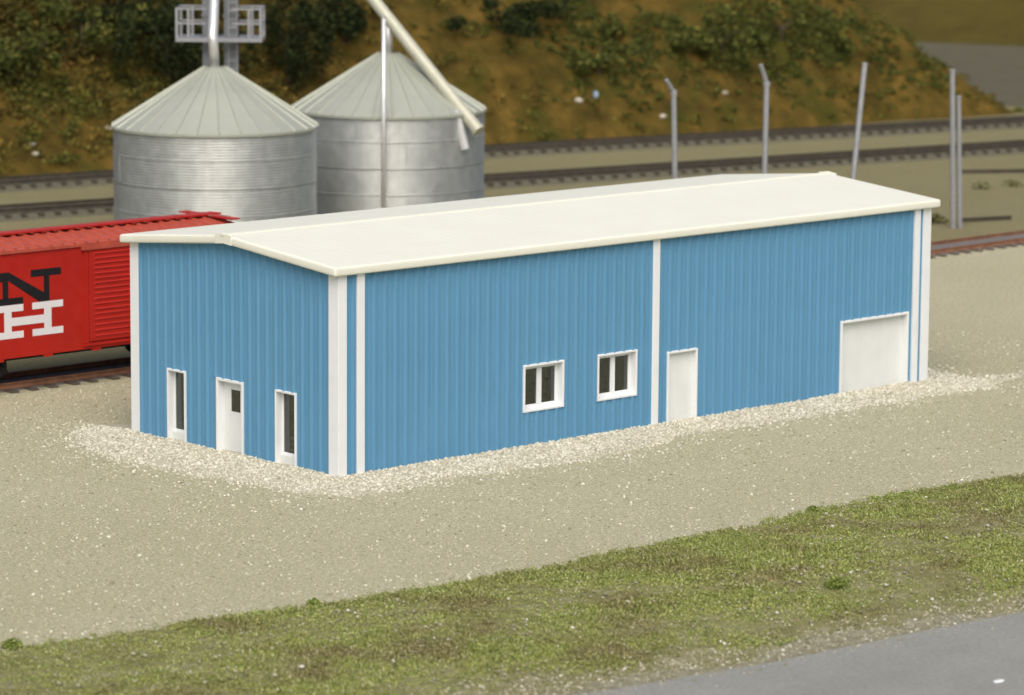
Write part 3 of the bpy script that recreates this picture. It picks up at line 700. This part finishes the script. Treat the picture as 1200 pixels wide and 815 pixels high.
# ------------------------------------------------------------------ grain bins
def bin_(loc, label, R=3.77, Hw=5.12, hc=2.08, rot=0.0):
    o = thing('grain_bin', label, 'grain bin', loc, rot)
    nr = 5; rh = Hw/nr; seg = 120
    for k in range(nr):
        prof = []; nc = 10
        off = .012 if k % 2 else 0
        for j in range(nc*6+1):
            z = k*rh + rh*j/(nc*6)
            prof.append((R-.03+off + .032*math.sin(2*math.pi*j/6), z))
        a = np.linspace(0, 2*math.pi, seg, endpoint=False)
        pr_ = np.array(prof)
        V = np.stack([pr_[:, 0:1]*np.cos(a), pr_[:, 0:1]*np.sin(a), np.repeat(pr_[:, 1:2], seg, 1)], -1)
        nj = len(prof); i = np.arange(nj-1)[:, None]*seg; j = np.arange(seg)[None]; j2 = (j+1) % seg
        npmesh('wall_ring', V.reshape(-1, 3), np.stack([i+j, i+j2, i+seg+j2, i+seg+j], -1).reshape(-1, 4), 'galv', o, True)
        if k:
            MB().add([(rr_*math.cos(2*math.pi*i/seg), rr_*math.sin(2*math.pi*i/seg), k*rh+dz) for rr_, dz in ((R-.02, -.03), (R+.012, -.018), (R+.012, .002), (R-.02, .02)) for i in range(seg)],
                     [(a*seg+i, a*seg+(i+1) % seg, (a+1)*seg+(i+1) % seg, (a+1)*seg+i) for a in range(3) for i in range(seg)]).build('ring_joint', 'galv', o)
        for q in range(6):      # vertical lap joints, staggered ring to ring
            an = q*math.pi/3 + (k % 2)*math.pi/6 + .25
            c, s = math.cos(an), math.sin(an)
            mb = MB(); rr = R+.012+off
            mb.add([(rr*math.cos(an+da), rr*math.sin(an+da), zz) for zz in (k*rh+.03, k*rh+rh-.03) for da in (-.003, .003)], [(0, 1, 3, 2)])
            mb.build('lap_joint', 'galv', o)
    MB().tube([(0, 0, -.05), (0, 0, .02)], R-.05, 60).build('floor_plate', 'greymetal', o)
    # roof: wedge panels each with a raised seam
    rfm = bpy.data.objects.new('roof', None); COL.objects.link(rfm); rfm.parent = o; rfm.location = (0, 0, Hw)
    n = 30; da = 2*math.pi/n; r0, r1 = .42, R+.07; z0, z1 = hc, -.06
    def P(r, a, dz=0): return (r*math.cos(a), r*math.sin(a), z1+(z0-z1)*(r1-r)/(r1-r0)+dz)
    mb = MB()
    sw = .036
    a0, a1 = 0, da
    vs = [P(r0, a0), P(r1, a0), P(r1, a1), P(r0, a1)]
    mb.add([P(r0, 0), P(r1, 0), P(r1, da/2), P(r1, da), P(r0, da)], [(0, 1, 2, 3, 4)])
    mb.add([P(r1, 0), P(r1, da/2), P(r1, da), (P(r1, da)[0], P(r1, da)[1], z1-.09), (P(r1, da/2)[0], P(r1, da/2)[1], z1-.09), (P(r1, 0)[0], P(r1, 0)[1], z1-.09)], [(0, 5, 4, 1), (1, 4, 3, 2)])
    # seam: small ridge along angle 0
    nx_, ny_ = -math.sin(0), math.cos(0)
    A = Vector(P(r0, 0)); Bv = Vector(P(r1, 0)); t_ = Vector((0, 1, 0)); u_ = Vector((0, 0, .055))
    mb.add([A-t_*sw*.6, Bv-t_*sw, Bv-t_*sw*.4+u_, A-t_*sw*.3+u_, A+t_*sw*.6, Bv+t_*sw, Bv+t_*sw*.4+u_, A+t_*sw*.3+u_],
           [(0, 1, 2, 3), (3, 2, 6, 7), (7, 6, 5, 4), (1, 5, 6, 2)])
    p0 = mb.build('roof_panel', 'galv_roof', rfm)
    for k in range(1, n): inst(p0, rfm, None, None, (0, 0, k*da))
    MB().tube([(0, 0, hc-.16), (0, 0, hc+.05), (0, 0, hc+.10)], [.52, .50, .36], 32).build('cap', 'galv_roof', o)
    return o
S1, S2 = (24.29, 35.58), (33.84, 36.73)
b1 = bin_((*S1, 0), 'round galvanised grain bin directly behind the red boxcar, nearer of the two bins', rot=.1)
b2 = bin_((*S2, 0), 'round galvanised grain bin standing behind the middle of the cream roof', rot=.27)
# short bright bar on the left flank of the first bin
va = math.atan2(CAM.y-S1[1], CAM.x-S1[0]); la = va - 1.16
MB().tube([(3.82*math.cos(la-.1), 3.82*math.sin(la-.1), 3.15), (3.82*math.cos(la-.1), 3.82*math.sin(la-.1), 4.1)], .022, 8).build('hand_rail', 'post', b1)

# spout from the elevator into the first bin, with a bend
def ray(x, y, dist):
    d = fw + r2*((x-600)/FPX) - u2*((y-407.5)/FPX)
    k = dist/math.hypot(d.x, d.y); return CAM + d*k
# ------------------------------------------------------------------ bucket elevator
EL = Vector((28.21, 40.14, 0))
E_ = thing('bucket_elevator', 'tall grey bucket elevator tower with railed platform behind the first grain bin', 'elevator', EL, YAW-math.pi/2)
for s in (-1, 1):
    MB().box(-.27+s*.42, .27+s*.42, -.22, .22, 0, 15.6).build('leg_casing', 'greymetal', E_, bevel=.02)
for z in np.arange(1.2, 15.4, 1.25):
    for s in (-1, 1): MB().box(-.31+s*.42, .31+s*.42, -.26, .26, z, z+.07).build('flange', 'greymetal', E_)
MB().box(-.8, .8, -.32, .32, 15.6, 17.2).build('head', 'greymetal', E_, bevel=.15, seg=3)
LD = bpy.data.objects.new('ladder', None); COL.objects.link(LD); LD.parent = E_
for x in (.34, .66): MB().tube([(x, -.42, 0), (x, -.42, 15)], .03, 6).build('ladder_rail', 'post', LD)
lr = None
for z in np.arange(.3, 15, .32):
    if lr is None: lr = MB().tube([(.34, -.42, 0), (.66, -.42, 0)], .018, 5).build('rung', 'post', LD); lr.location.z = z
    else: inst(lr, LD, (0, 0, z))
PZ = 7.86; PW, PD = 1.66, .95
PL = bpy.data.objects.new('platform', None); COL.objects.link(PL); PL.parent = E_; PL.location = (0, 0, PZ)
MB().box(-PW, PW, -PD, -.45, -.09, .06).build('deck', 'post', PL); MB().box(-PW, PW, .3, PD, -.09, .06).build('deck', 'post', PL)
MB().box(-PW, -.75, -.449, .299, -.09, .055).build('deck', 'post', PL); MB().box(.75, PW, -.449, .299, -.09, .055).build('deck', 'post', PL)
for x in (-PW+.05, -PW+.5, PW-.5, PW-.05):
    for y in (-PD+.05, PD-.05): MB().box(x-.05, x+.05, y-.05, y+.05, .06, 1.18).build('rail_post', 'post', PL)
for z in (.58, 1.14):
    for x0, x1 in ((-PW, -.5), (.5, PW)):
        for y in (-PD+.05, PD-.05): MB().box(x0, x1, y-.035, y+.035, z, z+.075).build('guard_rail', 'post', PL)
    for x in (-PW+.05, PW-.05): MB().box(x-.03, x+.03, -PD+.1, PD-.1, z, z+.07).build('guard_rail', 'post', PL)
# spout down into the first bin
pt0 = Vector((S1[0], S1[1], 7.15)); pb = ray(249.5, 44, math.hypot(S1[0]-CAM.x, S1[1]-CAM.y))
pu = EL + Vector((-.25, -.4, 15.9))
sp = thing('filling_spout', 'bright silver filling pipe rising bent from the top of the first bin', 'pipe', pt0)
MB().tube([p-pt0 for p in (pt0, pt0.lerp(pb, .9), pb, pb.lerp(pu, .05), pu)], .185, 16).build('pipe', 'pipe', sp, smooth=True)
MB().tube([Vector((0, 0, -.1)), Vector((0, 0, .06))], .27, 20).build('collar', 'galv_roof', sp)
# long loading spout passing over the second bin
le_ = ray(560.5, 153, 139.4); lm = ray(455, 21.5, 142.0); dv = (lm-le_); lu = le_ + dv*2.45
ls = thing('loading_spout', 'long cream loading pipe slanting down across the roof of the second bin', 'pipe', le_)
MB().tube([Vector((0, 0, 0)), dv*2.45], .24, 20).build('pipe', 'pipe_cream', ls, smooth=False)
smooth_angle(ls.children[0])
MB().tube([dv*.0-dv.normalized()*.05, dv*.012], .27, 20).build('end_collar', 'pipe_cream', ls)
c0 = ray(534, 130, 139.6)-le_; c1 = ray(545.5, 175, 139.5)-le_
MB().tube([c0, c1], .17, 16).build('drop_chute', 'pipe', ls, smooth=False)
smooth_angle(ls.children[-1])
# inlet pipe of the second bin up to the spout
ip = thing('inlet_pipe', 'short silver inlet pipe from the second bin peak up to the cream pipe', 'pipe', (S2[0], S2[1], 7.1))
MB().tube([(0, 0, 0), (0, 0, lm.z-7.1)], .17, 14).build('pipe', 'pipe', ip, smooth=True)
MB().tube([(0, 0, -.08), (0, 0, .1)], .3, 20).build('collar', 'galv_roof', ip)
# thin upright pole in front of the second bin
pp = ray(449.5, 240, 137.9); zt = ray(449.5, 22, 137.9).z
po = thing('support_pole', 'thin silver upright pole in front of the second bin, holding the cream pipe', 'pole', (pp.x, pp.y, 0))
MB().tube([(0, 0, -.1), (0, 0, zt)], .085, 12).build('pole', 'pipe', po, smooth=True)
br = le_ + dv*1.06 - Vector((pp.x, pp.y, 0))
MB().tube([(0, 0, zt-.06), (br.x, br.y, br.z-.12)], .05, 8).build('bracket', 'pipe', po)
MB().tube([(0, 0, 0), (0, 0, .06)], .22, 12).build('foot', 'pipe', po)

# ------------------------------------------------------------------ fence posts
def fpost(loc, top, bend, tip, r, label):
    o = thing('fence_post', label, 'fence post', loc, 0, 'grey posts behind the building')
    L_ = Vector(loc)
    pts = [Vector((0, 0, -.1)), top-L_] if tip is None else [Vector((0, 0, -.1)), bend-L_]
    MB().tube(pts, r, 12).build('post', 'post', o, smooth=False); smooth_angle(o.children[0])
    if tip is not None:
        MB().tube([bend-L_-Vector((0, 0, .05)), tip-L_], [r*.9, r*.75], 10).build('arm', 'post', o)
        MB().tube([bend-L_-Vector((0, 0, .14)), bend-L_+Vector((0, 0, .04))], r*1.25, 12).build('collar', 'post', o)
    else:
        t_ = top-L_; MB().tube([t_-t_.normalized()*.02, t_+t_.normalized()*.05], r*1.08, 12).build('cap', 'post', o)
def at_y(x, y):   # along pixel column x on the plane Y=24
    d = fw + r2*((x-600)/FPX) - u2*((y-407.5)/FPX); k = (24.0-CAM.y)/d.y; return CAM + d*k
g1, g2, g3 = at_y(792.5, 290), at_y(894, 285), at_y(992, 280)
fpost((g1.x, 24, 0), None, at_y(789.5, 107), at_y(781, 94), .105, 'bent-topped grey post, leftmost behind the roof')
fpost((g2.x, 24, 0), None, at_y(898.5, 97), at_y(891.5, 76), .11, 'bent-topped grey post, second from the left behind the roof')
fpost((g3.x, 24, 0), at_y(1013.5, 75), None, None, .11, 'straight grey post leaning right behind the roof end')
q = at_y(1117, 268); fpost((q.x, 24, 0), at_y(1116, 83), None, None, .11, 'taller grey post of the close pair right of the building')
q = at_y(1122.8, 268); fpost((q.x, 23.9, 0), at_y(1123.3, 114), None, None, .10, 'shorter grey post of the close pair right of the building')

# ------------------------------------------------------------------ hill and far bank
HA = math.radians(-7.5); e1 = Vector((math.cos(HA), math.sin(HA))); e2 = Vector((-e1.y, e1.x)); HB = Vector((60.6, 59.2))
def smin(a, b, k): h = np.clip(.5+.5*(b-a)/k, 0, 1); return b*(1-h)+a*h - k*h*(1-h)
def hill_h(t, s):
    n1 = fbm(t, s, .22, 4)-.5; n2 = fbm(t+50, s+50, .9, 3)-.5
    h = smin(.95*s+1.6*n1, 19+0*s, 3.0)
    end = (34.7 + .0*s - t)*1.03
    h = smin(h, end + 1.6*n1, 1.0)
    return h + .5*n2*np.clip(s, 0, 1)
tt = np.linspace(-60, 44, 360); ss = np.linspace(-.6, 42, 150); T_, S_ = np.meshgrid(tt, ss)
Z = hill_h(T_, S_); Z = np.where(S_ < 0, -.2, np.maximum(Z, -.3))
X = HB.x + e1.x*T_ + e2.x*S_; Y = HB.y + e1.y*T_ + e2.y*S_
tag(gridmesh('hill', X, Y, Z, 'hill'), kind='structure')
def hill_pt(t, s):
    t = np.asarray(t, float); s = np.asarray(s, float); z = np.maximum(hill_h(t, s), 0)
    return np.stack([HB.x+e1.x*t+e2.x*s, HB.y+e1.y*t+e2.y*s, z], -1)
# undergrowth: clumps of leaves hugging the slope
NC = 9000
ct = rng.uniform(-42, 38, NC); cs = rng.uniform(.5, 24, NC)
# fuller to the left and higher up the slope
pden = np.clip((fbm(ct, cs, .16, 3)-.45)*3.2 + np.clip((-ct-2)/22, 0, .75) + np.clip((cs-9)/22, 0, .35), .16, 1)
ok = rng.random(NC) < pden; ct, cs = ct[ok], cs[ok]
c = hill_pt(ct, cs); n = len(c); K = 32
r = rng.uniform(.15, .6, n)*(1+.5*(ct < -8))
q = rng.normal(size=(n, K, 3)); q /= np.linalg.norm(q, axis=2)[..., None]; q *= (rng.random((n, K))**.45)[..., None]*r[:, None, None]
q[..., 2] = np.abs(q[..., 2])*.7
P = (c[:, None]+q).reshape(-1, 3)
tag(leaves(P, rng.uniform(.10, .24, len(P)), 'undergrowth', 'under'), 'brown and olive undergrowth covering the hillside', 'undergrowth', kind='stuff')

def bush(t, s, rx, rz, label, mat, name='bush', cat='bush', n=1500, trunk=.5):
    p = hill_pt(t, s); o = thing(name, label, cat, p)
    lobes = 16; cl = rng.normal(size=(lobes, 3))*np.array([rx*.6, rx*.45, rz*.34]); cl[:, 2] = np.abs(cl[:, 2])+rz*.18; lw = rng.uniform(.35, 1.15, lobes)
    k = rng.integers(0, lobes, n); q = rng.normal(size=(n, 3)); q /= np.linalg.norm(q, axis=1)[:, None]
    q *= (rng.random(n)**.4)[:, None]*np.array([rx*.42, rx*.42, rz*.34])*lw[k][:, None]
    leaves(cl[k]+q, rng.uniform(.12, .28, n), 'crown', mat, o)
    mb = MB(); mb.tube([(0, 0, -.3), (.05, 0, rz*.5)], [.16*trunk*2, .05], 8)
    for a in range(4): mb.tube([(0, 0, rz*.2), (math.cos(a*1.7)*rx*.4, math.sin(a*1.7)*rx*.4, rz*.6)], [.06, .02], 6)
    mb.build('trunk', 'wood', o)
def hill_hit(x, y):
    """where the sight line of photo pixel (x, y) meets the hillside, as (t, s)"""
    for k in np.arange(150, 240, .1):
        p = ray(x, y, k); q = Vector((p.x, p.y))-HB; t = q.dot(e1); s_ = q.dot(e2)
        if s_ > 0 and p.z < float(hill_h(np.array(t), np.array(s_))): return t, s_
    return 0, 6
bush(*hill_hit(338, 100), 2.0, 4.6, 'dark green tree standing right of the elevator platform', 'bush_dark', 'tree', 'tree', 3400)
bush(*hill_hit(196, 95), 2.2, 4.4, 'dark tree showing left of the elevator tower', 'bush_dark', 'tree', 'tree', 3000)
bush(*hill_hit(405, 50), 2.4, 3.0, 'dark bush above the gap between the two bins', 'bush_dark', n=2400)
bush(*hill_hit(615, 40), 2.6, 2.2, 'dark green bush at the top of the hill right of the cream pipe', 'bush_dark', n=2600)
bush(*hill_hit(700, 85), 1.4, 1.3, 'green bush on the mid slope above the pale blue scrap', 'bush', n=1100)
bush(*hill_hit(715, 45), .9, 1.0, 'small green bush above the mid-slope bush', 'bush', n=600)
bush(*hill_hit(845, 62), 2.4, 2.0, 'broad green bush high on the hill above the bent posts', 'bush', n=2600)
bush(*hill_hit(915, 45), 1.8, 1.6, 'green bush on the slope above the second bent post', 'bush', n=1600)
bush(*hill_hit(985, 62), 1.0, 1.0, 'small green bush on the slope left of the leaning post', 'bush', n=700)
bush(*hill_hit(35, 90), 2.2, 2.6, 'olive bush at the far left of the hillside', 'bush', n=2600)
bush(*hill_hit(95, 60), 2.0, 2.4, 'olive green bush high on the left slope', 'bush', n=2400)
bush(*hill_hit(150, 40), 1.8, 2.2, 'dark olive bush near the crest left of the platform', 'bush_dark', n=2000)
NC = 2600
cen = [hill_hit(*p) for p in ((700, 75), (730, 35), (810, 35), (860, 55), (910, 30), (945, 60), (985, 45), (640, 30), (1000, 90), (1085, 95))]
wgt = np.array([.8, .6, 1.2, 1.3, 1.2, .9, .7, .5, .4, .5]); k = rng.choice(len(cen), NC, p=wgt/wgt.sum())
ct = np.array([c_[0] for c_ in cen])[k] + rng.normal(size=NC)*1.7; cs = np.array([c_[1] for c_ in cen])[k] + rng.normal(size=NC)*1.0
ok = (cs > 1.6) & (fbm(ct, cs, .8, 3) > .44); ct, cs = ct[ok], cs[ok]
c = hill_pt(ct, cs); n = len(c); K = 26; r = rng.uniform(.12, .42, n)
q = rng.normal(size=(n, K, 3)); q /= np.linalg.norm(q, axis=2)[..., None]; q *= (rng.random((n, K))**.45)[..., None]*r[:, None, None]; q[..., 2] = np.abs(q[..., 2])
P = (c[:, None]+q).reshape(-1, 3)
tag(leaves(P, rng.uniform(.08, .2, len(P)), 'scrub', 'bush'), 'low green scrub growing in patches over the right part of the hill', 'scrub', kind='stuff')
# dense dark brush covering the left half of the slope
NC = 1500
ct = rng.uniform(-34, -6, NC); cs = rng.uniform(2.6, 12, NC); ok = rng.random(NC) < np.clip((cs-2.2)/4.5, 0, 1)*np.clip((-5-ct)/9, 0, 1); ct, cs = ct[ok], cs[ok]
c = hill_pt(ct, cs); n = len(c); K = 60; r = rng.uniform(.4, 1.0, n)
q = rng.normal(size=(n, K, 3)); q /= np.linalg.norm(q, axis=2)[..., None]; q *= (rng.random((n, K))**.45)[..., None]*r[:, None, None]; q[..., 2] = np.abs(q[..., 2])
P = (c[:, None]+q).reshape(-1, 3)
tag(leaves(P, rng.uniform(.10, .26, len(P)), 'brush', 'brush'), 'dense dark olive brush covering the left part of the hillside', 'brush', kind='stuff')
def stone(t, s, r, label, mat='stone_pale', sc=(1.3, 1, .7), name='stone', cat='stone'):
    p = hill_pt(t, s); bm = bmesh.new(); bmesh.ops.create_icosphere(bm, subdivisions=2, radius=r)
    for v in bm.verts: v.co *= random.uniform(.8, 1.15)
    me = bpy.data.meshes.new(name); bm.to_mesh(me); bm.free(); o = mkobj(name, me, mat); o.location = p+np.array([0, 0, r*.4]); o.scale = sc
    tag(o, label, cat)
stone(*hill_hit(678, 121), .20, 'cream stone on the brown slope left of the blue scrap')
stone(*hill_hit(698, 115), .17, 'pale blue scrap lying on the brown slope', 'litter_blue', (.7, 1, 1.4), 'scrap', 'scrap')
stone(*hill_hit(777, 139), .17, 'cream stone low on the slope beside the first bent post')
stone(*hill_hit(850, 111), .13, 'small white stone on the slope between the bent posts')
stone(*hill_hit(127, 152), .12, 'white stone on the slope left of the first bin')
stone(*hill_hit(42, 184), .16, 'pale stone low on the slope above the left tracks')
stone(*hill_hit(38, 172), .12, 'small pale stone just above another on the left slope')
stone(*hill_hit(94, 26), .12, 'small white speck of stone in the dark brush at upper left')
# far bank closing the view on the right
bt = np.linspace(-60, 140, 120); bs = np.linspace(0, 90, 40); T_, S_ = np.meshgrid(bt, bs)
b1_ = Vector((2.7, -7.2)).normalized(); b2_ = Vector((-b1_.y, b1_.x)); o_ = Vector((133.5, 91))
X = o_.x + b1_.x*(T_-40) + b2_.x*S_; Y = o_.y + b1_.y*(T_-40) + b2_.y*S_
Z = -.05 + .45*S_ + 1.2*(fbm(T_, S_, .12)-.5)*np.clip(S_, 0, 1)
tag(gridmesh('far_bank', X, Y, Z, 'bank'), kind='structure')
# weeds and a loose rail lying on the sand to the right
def ground_at(x, y):
    d = fw + r2*((x-600)/FPX) - u2*((y-407.5)/FPX); k = -CAM.z/d.z; return CAM + d*k
def weed(x, y, r, label, n=260):
    p = ground_at(x, y); o = thing('weed', label, 'weed', (p.x, p.y, 0))
    q = rng.normal(size=(n, 3)); q /= np.linalg.norm(q, axis=1)[:, None]; q *= (rng.random(n)**.45)[:, None]*np.array([r*1.5, r*1.5, r]); q[:, 2] = np.abs(q[:, 2])
    leaves(q, rng.uniform(.06, .14, n), 'foliage', 'bush', o)
    MB().tube([(0, 0, -.03), (0, 0, r*.6)], [.03, .01], 6).build('stem', 'wood', o)
weed(1094, 262, .42, 'small green weed beside the right roof corner')
weed(1150, 222, .35, 'low yellow green weed right of the post pair', 90)
weed(1186, 219, .35, 'low yellow green weed at the right edge between the tracks', 90)
for (xa, ya, xb, yb, lab) in ((1126, 204, 1215, 202.5, 'dark loose rail lying on the sand right of the post pair'), (1126, 261, 1185, 258, 'short dark rail lying beside the siding track')):
    pa, pb_ = ground_at(xa, ya), ground_at(xb, yb); o = thing('loose_rail', lab, 'rail', pa)
    d = pb_-pa; n_ = Vector((-d.y, d.x, 0)).normalized()
    V = [tuple(n_*a + Vector((0, 0, b)) + d*k) for k in (0, 1) for a, b in rail_profile()]; m_ = 12
    MB().add(V, [tuple(range(12)), tuple(range(23, 11, -1))] + [(i, i+12, (i+1) % 12+12, (i+1) % 12) for i in range(12)]).build('rail', 'rail_dark', o)
